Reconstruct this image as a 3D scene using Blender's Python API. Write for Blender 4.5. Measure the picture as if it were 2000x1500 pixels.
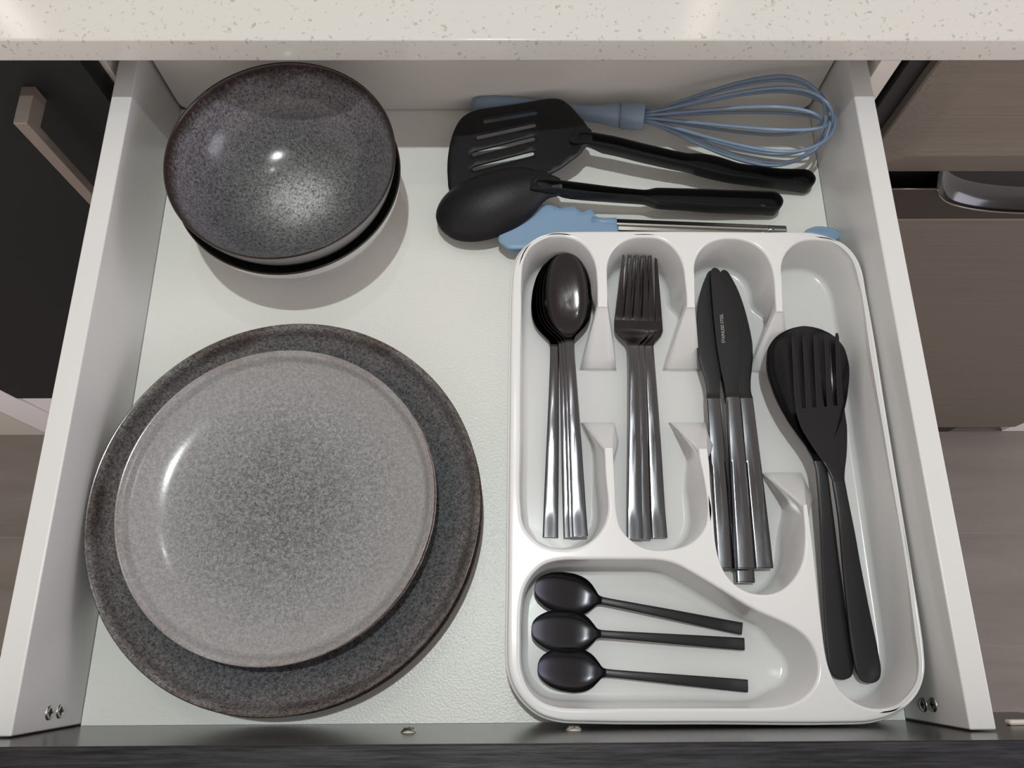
import bpy, bmesh, math, random
from math import sin, cos, pi, sqrt
from mathutils import Vector, Matrix, geometry
random.seed(5)
for o in list(bpy.data.objects): bpy.data.objects.remove(o)
S = bpy.context.scene
COL = S.collection
# ------------------------------------------------ camera, light, exposure
cd = bpy.data.cameras.new('camera'); cam = bpy.data.objects.new('camera', cd); COL.objects.link(cam)
cam.location = (0.273, 0.0456, 0.5369); cam.rotation_euler = (0.3316, -0.0061, -0.0057)
cd.sensor_width = 36; cd.lens = 36*1500/2000; cd.clip_start = .01
S.camera = cam
S.view_settings.view_transform = 'Standard'; S.view_settings.look = 'None'
S.view_settings.exposure = 0.0; S.view_settings.gamma = 1; S.view_settings.use_curve_mapping = False
W = bpy.data.worlds.new('room_light'); S.world = W; W.use_nodes = True
bg = W.node_tree.nodes['Background']; bg.inputs[1].default_value = 1.0
# the room around: bright walls and cabinets near eye level, a dimmer ceiling overhead
_t = W.node_tree; _c = _t.nodes.new('ShaderNodeTexCoord'); _s = _t.nodes.new('ShaderNodeSeparateXYZ'); _r = _t.nodes.new('ShaderNodeValToRGB')
_t.links.new(_c.outputs['Generated'], _s.inputs[0]); _t.links.new(_s.outputs[2], _r.inputs[0]); _t.links.new(_r.outputs[0], bg.inputs[0])
_e = _r.color_ramp.elements; _e[0].position = 0; _e[0].color = (1.22, 1.10, 1.04, 1); _e[1].position = 1; _e[1].color = (.44, .385, .345, 1)
_m = _e.new(.35); _m.color = (1.22, 1.10, 1.04, 1); _m2 = _e.new(.7); _m2.color = (.60, .53, .485, 1)
def lamp(name, loc, size, power, color=(1, 1, 1), target=None, sy=None):
    l = bpy.data.lights.new(name, 'AREA'); l.shape = 'DISK' if sy is None else 'RECTANGLE'
    l.size = size; l.energy = power; l.color = color
    if sy: l.size_y = sy
    o = bpy.data.objects.new(name, l); COL.objects.link(o); o.location = loc
    if target: o.rotation_euler = (Vector(target)-Vector(loc)).to_track_quat('-Z', 'Y').to_euler()
    return o
lamp('downlight_main', (.25, .23, 1.65), .035, 11.0, (.93, 1, .975))
lamp('downlight_back', (.22, .66, 1.65), .04, 1.0, (1, .99, .97))
lamp('far_lamp', (-1.30, 1.95, 1.65), .07, .30, (1, .9, .86), (.2, .3, .1), .22)
lamp('far_lamp', (.90, 1.95, 1.65), .07, .18, (1, .93, .88), (.2, .3, .1), .22)

# a broad cool light, a window, low on the right: it grazes over the drawer onto the faces that look right
lamp('side_window', (2.7, .05, .95), 1.0, 13, (.84, .83, 1), (0, .2, .03), .75)

# ------------------------------------------------ helpers
def nt(name):
    m = bpy.data.materials.new(name); m.use_nodes = True
    t = m.node_tree; b = t.nodes['Principled BSDF']
    return m, t, b
def link(t, a, b): t.links.new(a, b)
def node(t, kind, **kw):
    n = t.nodes.new(kind)
    for k, v in kw.items():
        if k.startswith('i_'):
            key = k[2:]; n.inputs[int(key) if key.isdigit() else key].default_value = v
        else: setattr(n, k, v)
    return n
def coords(t, scale=(1, 1, 1), kind='Object'):
    tc = node(t, 'ShaderNodeTexCoord'); mp = node(t, 'ShaderNodeMapping'); mp.inputs['Scale'].default_value = scale
    link(t, tc.outputs[kind], mp.inputs[0]); return mp.outputs[0]
def noise(t, v, scale, detail=2, rough=.5):
    n = node(t, 'ShaderNodeTexNoise'); n.inputs['Scale'].default_value = scale; n.inputs['Detail'].default_value = detail
    n.inputs['Roughness'].default_value = rough; link(t, v, n.inputs['Vector']); return n.outputs[0]
def ramp(t, f, stops, interp='LINEAR'):
    r = node(t, 'ShaderNodeValToRGB'); e = r.color_ramp.elements; r.color_ramp.interpolation = interp
    while len(e) < len(stops): e.new(.5)
    for i, (p, c) in enumerate(stops):
        e[i].position = p; e[i].color = (c[0], c[1], c[2], 1) if hasattr(c, '__len__') else (c, c, c, 1)
    link(t, f, r.inputs[0]); return r.outputs[0]
def mix(t, f, a, b, mode='MIX'):
    m = node(t, 'ShaderNodeMix', data_type='RGBA', blend_type=mode)
    for sock, v in ((m.inputs[0], f), (m.inputs[6], a), (m.inputs[7], b)):
        if hasattr(v, 'is_output'): link(t, v, sock)
        elif hasattr(v, '__len__'): sock.default_value = (v[0], v[1], v[2], 1)
        else: sock.default_value = v if sock.type == 'VALUE' else (v, v, v, 1)
    return m.outputs[2]
def mth(t, op, a, b=0.0, c=None):
    m = node(t, 'ShaderNodeMath', operation=op)
    for i, v in enumerate((a, b) if c is None else (a, b, c)):
        if hasattr(v, 'is_output'): link(t, v, m.inputs[i])
        else: m.inputs[i].default_value = v
    return m.outputs[0]
def bump(t, b, h, strength, dist=.0005):
    n = node(t, 'ShaderNodeBump'); n.inputs['Strength'].default_value = strength; n.inputs['Distance'].default_value = dist
    link(t, h, n.inputs['Height']); link(t, n.outputs[0], b.inputs['Normal'])
def base(b, c, rough=.5, metal=0., spec=None, coat=None):
    b.inputs['Base Color'].default_value = (*c, 1); b.inputs['Roughness'].default_value = rough; b.inputs['Metallic'].default_value = metal
    if spec is not None: b.inputs['Specular IOR Level'].default_value = spec
    if coat is not None: b.inputs['Coat Weight'].default_value = coat; b.inputs['Coat Roughness'].default_value = .04
def plain(name, c, rough=.5, metal=0., grain=0., gs=800, gd=.0003, **k):
    m, t, b = nt(name); base(b, c, rough, metal, **k)
    if grain: bump(t, b, noise(t, coords(t), gs, 3), grain, gd)
    return m

def obj(name, verts, faces, mat=None, parent=None, smooth=True, sharp=None, mats=None, fm=None, recalc=True):
    me = bpy.data.meshes.new(name); me.from_pydata([tuple(v) for v in verts], [], faces); me.validate()
    o = bpy.data.objects.new(name, me); COL.objects.link(o)
    for m in (mats or [mat]):
        if m: me.materials.append(m)
    if fm:
        for p, i in zip(me.polygons, fm): p.material_index = i
    me.polygons.foreach_set('use_smooth', [smooth]*len(me.polygons))
    if recalc:
        bm = bmesh.new(); bm.from_mesh(me); bmesh.ops.recalc_face_normals(bm, faces=bm.faces); bm.to_mesh(me); bm.free()
    if sharp: me.set_sharp_from_angle(angle=math.radians(sharp))
    if parent: o.parent = parent
    return o
def empty(name, loc=(0, 0, 0)):
    o = bpy.data.objects.new(name, None); o.location = loc; o.empty_display_size = .01; COL.objects.link(o); return o
def tag(o, label, cat, group=None, kind=None):
    o['label'] = label; o['category'] = cat
    if group: o['group'] = group
    if kind: o['kind'] = kind
    return o
def structure(o): o['kind'] = 'structure'; return o
def box(name, x0, x1, y0, y1, z0, z1, mat, parent=None, bev=0.0, seg=2):
    bm = bmesh.new(); bmesh.ops.create_cube(bm, size=1)
    c = Vector(((x0+x1)/2, (y0+y1)/2, (z0+z1)/2))
    for v in bm.verts: v.co = Vector((v.co.x*(x1-x0), v.co.y*(y1-y0), v.co.z*(z1-z0)))
    if bev: bmesh.ops.bevel(bm, geom=bm.edges[:], offset=bev, segments=seg, affect='EDGES', profile=.5)
    me = bpy.data.meshes.new(name); bm.to_mesh(me); bm.free(); me.materials.append(mat)
    o = bpy.data.objects.new(name, me); COL.objects.link(o); o.location = c
    if bev:
        me.polygons.foreach_set('use_smooth', [True]*len(me.polygons)); me.set_sharp_from_angle(angle=math.radians(50))
        o.modifiers.new('weighted', 'WEIGHTED_NORMAL')
    if parent: o.parent = parent; o.location = c - parent.location
    return o
def lathe(name, prof, mat, parent=None, n=128, mats=None, fmf=None, loc=None):
    V = []; F = []; FM = []; rings = []
    for r, z in prof:
        if r < 1e-6: rings.append([len(V)]); V.append((0, 0, z))
        else:
            rings.append(list(range(len(V), len(V)+n)))
            V += [(r*cos(2*pi*k/n), r*sin(2*pi*k/n), z) for k in range(n)]
    for i in range(len(rings)-1):
        a, b = rings[i], rings[i+1]
        for k in range(n):
            l = (k+1) % n
            if len(a) == 1 and len(b) == 1: continue
            if len(a) == 1: F.append((a[0], b[k], b[l]))
            elif len(b) == 1: F.append((a[k], b[0], a[l]))
            else: F.append((a[k], b[k], b[l], a[l]))
            FM.append(fmf(i) if fmf else 0)
    return obj(name, V, F, mat, parent, mats=mats, fm=FM if mats else None)
def spline(pts, sub=4, closed=True, lin=()):
    n = len(pts); out = []
    P = [Vector(p) for p in pts]
    for i in range(n if closed else n-1):
        if closed: p0, p1, p2, p3 = P[i-1], P[i], P[(i+1) % n], P[(i+2) % n]
        else: p0, p1, p2, p3 = P[max(i-1, 0)], P[i], P[i+1], P[min(i+2, n-1)]
        for k in range(sub):
            t = k/sub
            # centripetal style tangents keep tight corners from overshooting
            d1 = max((p2-p1).length, 1e-9); d0 = max((p1-p0).length, 1e-9); d2 = max((p3-p2).length, 1e-9)
            m1 = ((p1-p0)/d0*d1 + (p2-p1))*.5; m2 = ((p2-p1) + (p3-p2)/d2*d1)*.5
            t2, t3 = t*t, t*t*t
            out.append(p1.lerp(p2, t) if (i in lin and (i+1) % n in lin) else p1*(2*t3-3*t2+1)+m1*(t3-2*t2+t)+p2*(-2*t3+3*t2)+m2*(t3-t2))
    if not closed: out.append(P[-1])
    return out
def area2(P): return sum(P[i].x*P[(i+1) % len(P)].y-P[(i+1) % len(P)].x*P[i].y for i in range(len(P)))
def normals_in(P):
    s = 1 if area2(P) > 0 else -1; n = len(P); out = []
    for i in range(n):
        a = P[i]-P[i-1]; b = P[(i+1) % n]-P[i]
        a = a.normalized() if a.length > 0 else a; b = b.normalized() if b.length > 0 else b
        t = (a+b); t = t.normalized() if t.length > 1e-9 else b
        out.append(Vector((-t.y, t.x))*s)
    return out
def offset(P, d, N=None):
    N = N or normals_in(P); return [p+n*d for p, n in zip(P, N)]
def cdt(loops, extra=()):
    V = []; E = []
    for L in loops:
        s = len(V); V += [Vector((p[0], p[1])) for p in L]; n = len(L)
        E += [(s+i, s+(i+1) % n) for i in range(n)]
    V += [Vector(p) for p in extra]
    r = geometry.delaunay_2d_cdt(V, E, [], 0, 1e-7)
    v = r[0]; F = []
    for f in r[2]:
        c = sum((v[i] for i in f), Vector((0, 0)))/len(f)
        if inside(c, loops[0]) and not any(inside(c, h) for h in loops[1:]): F.append(f)
    return v, F
def inside(p, L):
    c = False; n = len(L)
    for i in range(n):
        a, b = L[i], L[(i+1) % n]
        if (a[1] > p[1]) != (b[1] > p[1]) and p[0] < (b[0]-a[0])*(p[1]-a[1])/(b[1]-a[1])+a[0]: c = not c
    return c
def sheet(name, outline, holes, zt, th, mat, parent=None, grid=.004, rnd=.0006):
    """solid sheet following zt(x,y), with holes and slightly rounded rims"""
    ins = offset(outline, rnd); hol = [offset(h, -rnd) for h in holes]
    x0 = min(p[0] for p in outline); x1 = max(p[0] for p in outline); y0 = min(p[1] for p in outline); y1 = max(p[1] for p in outline)
    ex = []; x = x0
    ib = offset(outline, grid*.6); hb = [offset(h, -grid*.5) for h in holes]
    while x < x1:
        y = y0
        while y < y1:
            if inside((x, y), ib) and not any(inside((x, y), h) for h in hb): ex.append((x, y))
            y += grid
        x += grid
    v2, f2 = cdt([ins]+hol, ex)
    V = [(p.x, p.y, zt(p.x, p.y)) for p in v2]; nb = len(V)
    V += [(p.x, p.y, zt(p.x, p.y)-th) for p in v2]
    F = [tuple(f) for f in f2]+[tuple(reversed([i+nb for i in f])) for f in f2]
    for L0, L1, sg in [(ins, outline, 1)]+[(a, b, -1) for a, b in zip(hol, holes)]:
        n = len(L0); s = len(V)
        for ring, dz in ((L0, 0), (L1, -rnd), (L1, -th+rnd), (L0, -th)):
            V += [(p[0], p[1], zt(p[0], p[1])+dz) for p in ring]
        for k in range(3):
            for i in range(n):
                j = (i+1) % n; F.append((s+k*n+i, s+k*n+j, s+(k+1)*n+j, s+(k+1)*n+i))
    o = obj(name, V, F, mat, parent, sharp=None)
    bm = bmesh.new(); bm.from_mesh(o.data); bmesh.ops.remove_doubles(bm, verts=bm.verts[:], dist=2e-6)
    bmesh.ops.recalc_face_normals(bm, faces=bm.faces); bm.to_mesh(o.data); bm.free()
    o.data.set_sharp_from_angle(angle=math.radians(60)); return o
def interp(tab, s):
    """tab rows (s, a, b, ...) -> smooth (catmull) interpolation of the columns"""
    if s <= tab[0][0]: return tab[0][1:]
    if s >= tab[-1][0]: return tab[-1][1:]
    for i in range(len(tab)-1):
        if tab[i][0] <= s <= tab[i+1][0]:
            a, b = tab[i], tab[i+1]; p = tab[max(i-1, 0)]; q = tab[min(i+2, len(tab)-1)]
            h = b[0]-a[0]; t = (s-a[0])/h; out = []
            for k in range(1, len(a)):
                d = (b[k]-a[k])/h
                dl = (a[k]-p[k])/(a[0]-p[0]) if a[0] > p[0] else d; dr = (q[k]-b[k])/(q[0]-b[0]) if q[0] > b[0] else d
                m1 = 0 if dl*d <= 0 else 2*dl*d/(dl+d); m2 = 0 if dr*d <= 0 else 2*dr*d/(dr+d)
                t2, t3 = t*t, t*t*t
                out.append(a[k]*(2*t3-3*t2+1)+h*m1*(t3-2*t2+t)+b[k]*(-2*t3+3*t2)+h*m2*(t3-t2))
            return out
def ribbon(name, S0, xl, xr, zt, th, mat, parent, nx=10, crown=0., edge=.35):
    """closed strip along +Y (mm in, metres out): xl/xr/zt/th are functions of s; zt(s,u) gives the top, u in -1..1"""
    V = []; n = nx
    rows = []
    for s in S0:
        a, b = xl(s), xr(s); m = (a+b)/2; h = max((b-a)/2, .02); e = min(edge, h*.45); row = []
        for k in range(n+1):
            u = -cos(pi*k/n)*.35 + (2*k/n-1)*.65
            x = m+u*h*(1-e/h if abs(u) > .999 else 1)
            row.append((x, s, zt(s, u)))
        tt = th(s)
        mid = [(b, s, zt(s, 1)-min(e, tt*.3)), (b, s, zt(s, 1)-tt+min(e, tt*.3))]
        bot = [(x, y, z-tt) for x, y, z in reversed(row)]
        mid2 = [(a, s, zt(s, -1)-tt+min(e, tt*.3)), (a, s, zt(s, -1)-min(e, tt*.3))]
        rows.append(row+mid+bot+mid2)
    c = len(rows[0]); F = []
    for r in rows: V += r
    for i in range(len(rows)-1):
        for k in range(c):
            l = (k+1) % c; F.append((i*c+k, i*c+l, (i+1)*c+l, (i+1)*c+k))
    # end caps as strips between top and bottom rows
    for i in (0, len(rows)-1):
        top = list(range(i*c, i*c+n+1)); bot = [i*c+n+3+(n-k) for k in range(n+1)]
        for k in range(n): F.append((top[k], top[k+1], bot[k+1], bot[k]))
        F.append((i*c+n, i*c+n+1, i*c+n+2, i*c+n+3)); F.append((i*c, i*c+c-1, i*c+c-2, i*c+2*n+3))
    V = [(x*.001, y*.001, z*.001) for x, y, z in V]
    return obj(name, V, F, mat, parent, sharp=42)
def tube(name, pts, r, mat, parent=None, n=8, closed=False):
    P = [Vector(p) for p in pts]; V = []; F = []; up = Vector((0, 0, 1)); N = len(P); prev = None
    rr = r if hasattr(r, '__len__') else [r]*N
    for i, p in enumerate(P):
        if closed: t = P[(i+1) % N]-P[i-1]
        else: t = P[min(i+1, N-1)]-P[max(i-1, 0)]
        t.normalize()
        if prev is None: a = t.cross(up if abs(t.z) < .9 else Vector((1, 0, 0))).normalized()
        else: a = (prev-t*prev.dot(t)).normalized()
        prev = a; b = t.cross(a)
        V += [tuple(p+(a*cos(2*pi*k/n)+b*sin(2*pi*k/n))*rr[i]) for k in range(n)]
    for i in range(N if closed else N-1):
        j = (i+1) % N
        for k in range(n): l = (k+1) % n; F.append((i*n+k, i*n+l, j*n+l, j*n+k))
    if not closed: F += [tuple(range(n)), tuple(range((N-1)*n, N*n))]
    return obj(name, V, F, mat, parent)
def copy_tree(root):
    c = root.copy(); COL.objects.link(c)
    for ch in root.children:
        if ch.name.startswith('blade_lettering'): continue
        d = ch.copy(); COL.objects.link(d); d.parent = c
        for g in ch.children:
            if g.name.startswith('blade_lettering'): continue
            e = g.copy(); COL.objects.link(e); e.parent = d
    return c
def cut(o, cutter):
    m = o.modifiers.new('cut', 'BOOLEAN'); m.object = cutter; m.solver = 'EXACT'; m.use_self = True
    bpy.context.view_layer.update(); dg = bpy.context.evaluated_depsgraph_get()
    me = bpy.data.meshes.new_from_object(o.evaluated_get(dg)); o.modifiers.clear(); o.data = me
    bpy.data.objects.remove(cutter)

# ------------------------------------------------ data measured in the drawer, millimetres
D = {'tray_out': [(528.3,298.5),(525.3,312.1),(517.6,322.5),(506.3,329.2),(493.6,332.2),(463.8,332.5),(389.3,333.3),(352.0,333.4),(318.5,333.2),(307.4,332.6),(296.1,328.4),(286.8,321.3),(280.4,312.2),(277.1,301.2),(275.9,287.1),(275.1,263.4),(273.5,161.4),(272.4,80.5),(271.8,44.6),(272.5,33.0),(275.9,23.0),(282.5,14.2),(291.4,7.5),(302.8,4.1),(317.8,3.2),(395.9,2.3),(471.1,1.7),(487.8,2.4),(502.1,6.2),(514.0,13.9),(522.2,23.5),(525.7,34.4),(526.7,52.0),(528.3,94.7),(528.3,155.2),(528.3,232.1)],'union_rim': [(282.3,126.3),(282.3,178.7),(283.0,232.9),(283.9,271.2),(284.3,295.1),(286.3,309.3),(291.6,319.2),(299.0,325.1),(309.5,327.3),(319.1,326.3),(327.4,322.1),(333.4,314.6),(336.7,305.1),(337.7,292.9),(337.5,280.9),(337.3,271.1),(344.3,271.1),(344.8,280.9),(345.0,292.9),(345.9,305.1),(349.6,314.6),(355.9,321.6),(364.6,325.8),(374.3,326.6),(383.9,325.3),(391.3,320.7),(397.0,312.4),(399.6,302.9),(400.1,290.8),(400.3,280.0),(399.7,270.5),(405.7,270.5),(406.3,280.0),(407.2,292.8),(408.2,304.9),(412.3,314.4),(418.8,321.0),(426.5,324.4),(434.8,325.4),(444.3,324.3),(453.1,320.1),(459.4,313.1),(462.7,303.6),(463.4,290.6),(462.6,277.4),(462.1,267.2),(467.1,267.2),(468.0,277.4),(469.2,290.6),(470.3,302.8),(474.4,312.6),(480.9,319.6),(488.8,323.4),(497.1,324.2),(507.3,322.9),(515.9,318.3),(521.7,310.0),(524.5,299.4),(524.8,284.4),(525.1,247.3),(524.4,195.4),(524.0,140.1),(523.5,94.7),(523.3,60.9),(522.6,43.1),(520.9,31.5),(516.5,22.4),(509.8,15.7),(501.5,11.8),(493.1,10.7),(484.8,11.9),(476.9,15.9),(471.0,21.8),(467.5,29.6),(465.9,37.9),(465.7,61.2),(466.2,95.0),(466.3,117.3),(466.4,125.4),(466.3,132.3),(463.6,132.4),(463.1,125.5),(462.7,117.3),(461.2,106.1),(458.7,96.6),(453.7,87.9),(446.8,81.1),(438.4,77.1),(431.0,76.4),(422.6,77.8),(415.4,81.9),(409.9,88.4),(406.6,96.9),(405.2,106.4),(405.2,124.1),(405.3,147.3),(405.6,160.9),(405.4,164.3),(405.3,169.5),(399.2,169.5),(399.4,163.6),(401.0,150.7),(402.0,135.6),(401.4,125.8),(398.8,117.6),(392.9,110.6),(385.5,106.2),(376.2,104.0),(366.2,103.7),(357.6,106.0),(350.5,111.1),(345.3,117.9),(343.5,126.0),(343.1,144.2),(343.1,161.1),(343.1,165.2),(343.2,170.4),(337.3,170.4),(337.4,164.6),(337.4,151.0),(338.1,137.6),(337.7,127.7),(335.0,119.6),(329.8,112.5),(322.5,107.4),(313.4,104.9),(304.2,105.0),(295.7,107.2),(288.7,112.4),(284.2,118.8)],'union_floor': [(282.3,126.3),(282.3,178.7),(283.0,232.9),(283.9,271.2),(284.3,295.1),(286.3,309.3),(291.6,319.2),(299.0,325.1),(309.5,327.3),(319.1,326.3),(327.4,322.1),(333.4,314.6),(336.7,305.1),(337.7,292.9),(340.8,283.0),(328.5,240.9),(353.5,240.8),(351.2,280.0),(345.0,292.9),(345.9,305.1),(349.6,314.6),(355.9,321.6),(364.6,325.8),(374.3,326.6),(383.9,325.3),(391.3,320.7),(397.0,312.4),(399.6,302.9),(400.1,290.8),(405.1,281.1),(389.9,240.3),(415.3,240.2),(416.4,281.1),(407.2,292.8),(408.2,304.9),(412.3,314.4),(418.8,321.0),(426.5,324.4),(434.8,325.4),(444.3,324.3),(453.1,320.1),(459.4,313.1),(462.7,303.6),(463.4,290.6),(471.3,278.4),(452.3,238.9),(482.3,238.7),(482.9,278.3),(469.2,290.6),(470.3,302.8),(474.4,312.6),(480.9,319.6),(488.8,323.4),(497.1,324.2),(507.3,322.9),(515.9,318.3),(521.7,310.0),(524.5,299.4),(524.8,284.4),(525.1,247.3),(524.4,195.4),(524.0,140.1),(523.5,94.7),(523.3,60.9),(522.6,43.1),(520.9,31.5),(516.5,22.4),(509.8,15.7),(501.5,11.8),(493.1,10.7),(484.8,11.9),(476.9,15.9),(471.0,21.8),(467.5,29.6),(465.9,37.9),(465.7,61.2),(466.2,95.0),(466.3,117.3),(486.0,143.1),(480.4,161.0),(452.8,161.1),(466.6,143.2),(462.7,117.3),(461.2,106.1),(458.7,96.6),(453.7,87.9),(446.8,81.1),(438.4,77.1),(431.0,76.4),(422.6,77.8),(415.4,81.9),(409.9,88.4),(406.6,96.9),(405.2,106.4),(405.2,124.1),(405.3,147.3),(405.6,160.9),(421.6,185.1),(416.1,198.1),(391.0,198.2),(402.3,182.9),(401.0,150.7),(402.0,135.6),(401.4,125.8),(398.8,117.6),(392.9,110.6),(385.5,106.2),(376.2,104.0),(366.2,103.7),(357.6,106.0),(350.5,111.1),(345.3,117.9),(343.5,126.0),(343.1,144.2),(343.1,161.1),(351.9,186.1),(349.9,198.3),(327.7,198.4),(334.9,183.9),(337.4,151.0),(338.1,137.6),(337.7,127.7),(335.0,119.6),(329.8,112.5),(322.5,107.4),(313.4,104.9),(304.2,105.0),(295.7,107.2),(288.7,112.4),(284.2,118.8)],'tea_rim': [(281.4,33.5),(281.0,50.4),(281.5,68.3),(283.8,80.4),(289.0,89.0),(296.1,94.9),(305.1,97.5),(324.4,97.9),(350.1,97.8),(369.3,97.2),(378.8,94.8),(388.3,89.8),(406.2,78.9),(426.1,66.6),(439.0,60.8),(448.4,56.0),(455.7,49.4),(459.3,41.2),(459.6,32.5),(456.4,24.2),(449.7,17.7),(441.0,13.5),(430.1,11.9),(399.8,11.6),(351.3,11.9),(315.1,11.9),(303.0,12.7),(293.4,15.8),(286.2,22.1)],'tea_floor': [(281.4,33.5),(281.0,50.4),(281.5,68.3),(283.8,80.4),(289.0,89.0),(296.1,94.9),(305.1,97.5),(324.4,97.9),(350.1,97.8),(369.3,97.2),(378.8,94.8),(388.3,89.8),(406.2,78.9),(426.1,66.6),(439.0,60.8),(449.0,47.9),(454.3,41.9),(456.6,35.5),(456.7,30.8),(454.3,25.2),(449.1,20.9),(441.5,17.9),(430.1,11.9),(399.8,11.6),(351.3,11.9),(315.1,11.9),(303.0,12.7),(293.4,15.8),(286.2,22.1)],'turner_head': [(226.6,407.9),(226.9,417.3),(228.9,431.3),(232.8,443.4),(237.6,451.2),(244.6,456.0),(251.7,457.9),(269.4,459.6),(287.0,461.3),(301.1,463.1),(311.6,463.4),(317.6,461.5),(323.6,456.0),(329.4,447.3),(334.3,439.1),(338.2,431.5),(340.3,428.9),(339.8,416.7),(335.5,413.9),(331.5,408.8),(323.8,403.2),(316.1,398.1),(308.4,394.6),(290.6,391.3),(269.3,388.1),(252.1,385.9),(239.1,385.1),(232.1,385.9),(228.5,389.1),(227.1,398.5)],'turner_slots': [(257.1,446.9),(297.0,451.4),(251.4,433.0),(295.9,439.9),(248.0,418.5),(294.9,427.5),(248.5,405.6),(293.9,414.2)],'spoon_head': [(218.8,363.8),(220.8,371.7),(225.9,379.4),(233.5,385.2),(243.8,390.7),(256.6,395.1),(272.8,398.3),(286.3,398.1),(296.4,394.6),(303.1,393.1),(309.7,389.0),(314.7,385.9),(316.1,373.9),(307.8,372.3),(301.9,368.3),(296.9,362.5),(291.0,356.8),(281.8,350.5),(269.2,344.4),(256.7,341.3),(244.1,341.0),(233.9,343.3),(225.4,349.2),(220.6,355.7)],'turner_handle': [(326.0,424.3,33.0,3.74),(327.9,422.3,34.5,6.14),(338.6,420.7,36.0,5.06),(354.2,417.3,36.0,5.2),(383.5,410.3,34.0,5.21),(413.3,404.8,31.0,5.18),(426.5,403.4,29.5,7.11),(436.5,401.9,28.0,7.49),(458.3,398.8,24.0,6.31),(484.7,398.4,19.0,6.23),(512.0,397.9,15.5,7.74)],'spoon_handle': [(291.9,379.0,36.5,3.26),(294.8,377.9,37.5,5.05),(304.3,378.0,37.0,4.81),(313.3,378.0,36.0,4.15),(324.2,377.2,34.5,4.54),(355.6,375.8,31.0,3.7),(379.3,374.8,29.0,3.27),(390.2,374.6,27.5,6.29),(411.7,374.7,25.5,6.9),(436.1,374.7,23.0,7.62),(460.9,375.3,20.5,7.64),(482.4,375.8,18.0,7.94)],'tong_jaw': [(267.3,340.7),(272.0,335.4),(275.5,332.8),(281.7,332.3),(301.1,333.6),(320.6,336.2),(340.3,340.5),(358.1,346.7),(358.5,353.8),(352.7,355.2),(348.8,356.5),(345.0,359.2),(342.3,362.0),(340.5,365.1),(338.2,367.4),(335.4,366.5),(332.5,364.7),(329.4,366.1),(326.4,369.3),(321.6,369.7),(317.6,368.8),(315.2,367.9),(312.1,369.7),(307.8,371.1),(301.8,371.1),(293.8,369.3),(283.9,362.1),(274.0,353.1),(268.1,345.5)],'tong_pts': [(357.5,356.5),(489.4,350.4),(360.7,350.7),(488.9,346.4),(505.2,347.7),(529.0,346.3),(517.9,351.7),(517.4,341.9)],'whisk_a': (245.5,471.7,9.5),'whisk_c0': (366.8,453.1,20.0),'whisk_c1': (385.3,450.1,22.5),'whisk_t': (525.9,422.9,48.0),'ts0': ((322.6,116.8,13.0),(317.6,324.3,25.0)),'ts1': ((320.4,116.9,10.0),(315.6,325.6,21.0)),'ts2': ((317.2,116.9,7.0),(313.9,325.9,18.0)),'ts3': ((303.0,117.4,4.0),(312.0,324.1,16.5)),'fk0': ((360.1,115.3,10.0),(369.2,322.6,25.5)),'fk1': ((366.1,115.3,7.0),(373.7,324.5,22.0)),'fk2': ((377.8,116.6,5.0),(378.0,324.7,20.0)),'kn0': ((430.8,94.5,18.0),(434.3,311.6,26.5)),'kn1': ((432.3,86.2,10.0),(437.7,317.6,10.0)),'kn2': ((419.3,95.3,13.0),(420.7,312.2,21.5)),'kn3': ((445.0,95.3,12.0),(442.8,313.3,20.0)),'ss': ((489.9,25.4,6.0),(485.1,262.4,33.0)),'sf': ((506.0,23.3,10.0),(488.8,252.7,41.0)),'tea0': ((428.0,57.0,6.0),(291.2,83.8,17.0)),'tea1': ((428.1,47.4,7.0),(288.3,57.4,21.0)),'tea2': ((428.0,21.8,6.0),(292.4,34.5,16.5)),'screwL': [(0.0,10.4,38.5),(0.0,10.4,26.9)],'screwR': [(530.0,10.8,25.7),(530.0,11.6,37.4)],'screwF': [(216.3,0.0,49.6),(311.8,0.0,44.3)],'bumper': (578.8,0.0,38.1)}
def V2(name): return [Vector((p[0]*.001, p[1]*.001)) for p in D[name]]

# ------------------------------------------------ materials
M = {}
m, t, b = nt('drawer_white'); base(b, (.585, .585, .58), .28, spec=.5); M['side'] = m
bump(t, b, noise(t, coords(t), 900, 2), .05, .0002)
m, t, b = nt('drawer_base_board'); base(b, (.745, .75, .715), .33, spec=.5); M['base'] = m
bump(t, b, noise(t, coords(t), 620, 2, .6), .8, .0003)
M['back'] = plain('drawer_back_board', (.62, .60, .57), .42, grain=.05)
M['carcass'] = plain('cabinet_board', (.62, .60, .57), .45)
M['kick'] = plain('kick_board_white', (.66, .64, .67), .4)
M['beige'] = plain('end_panel_beige', (.46, .43, .39), .5)
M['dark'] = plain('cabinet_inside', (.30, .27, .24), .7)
M['black'] = plain('rubber_black', (.006, .006, .007), .5)
# stone worktop with grey flecks
m, t, b = nt('quartz_worktop'); c = coords(t)
n1 = noise(t, coords(t, (1, .8, .8)), 330, 2, .4); f1 = ramp(t, n1, [(.62, 0), (.70, 1)])
n2 = noise(t, coords(t, (.8, 1.1, 1)), 120, 3, .5); f2 = ramp(t, n2, [(.40, 0), (.62, 1)])
n3 = noise(t, coords(t, (1, 1.3, 1.3)), 210, 1, .3); f3 = ramp(t, n3, [(.74, 0), (.77, 1)])
cc = mix(t, mth(t, 'MULTIPLY', mth(t, 'MULTIPLY', f1, f2), .8), (.535, .527, .498), (.28, .27, .235))
cc = mix(t, mth(t, 'MULTIPLY', f3, .5), cc, (.25, .23, .20)); link(t, cc, b.inputs['Base Color']); b.inputs['Roughness'].default_value = .12
M['stone'] = m
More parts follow.
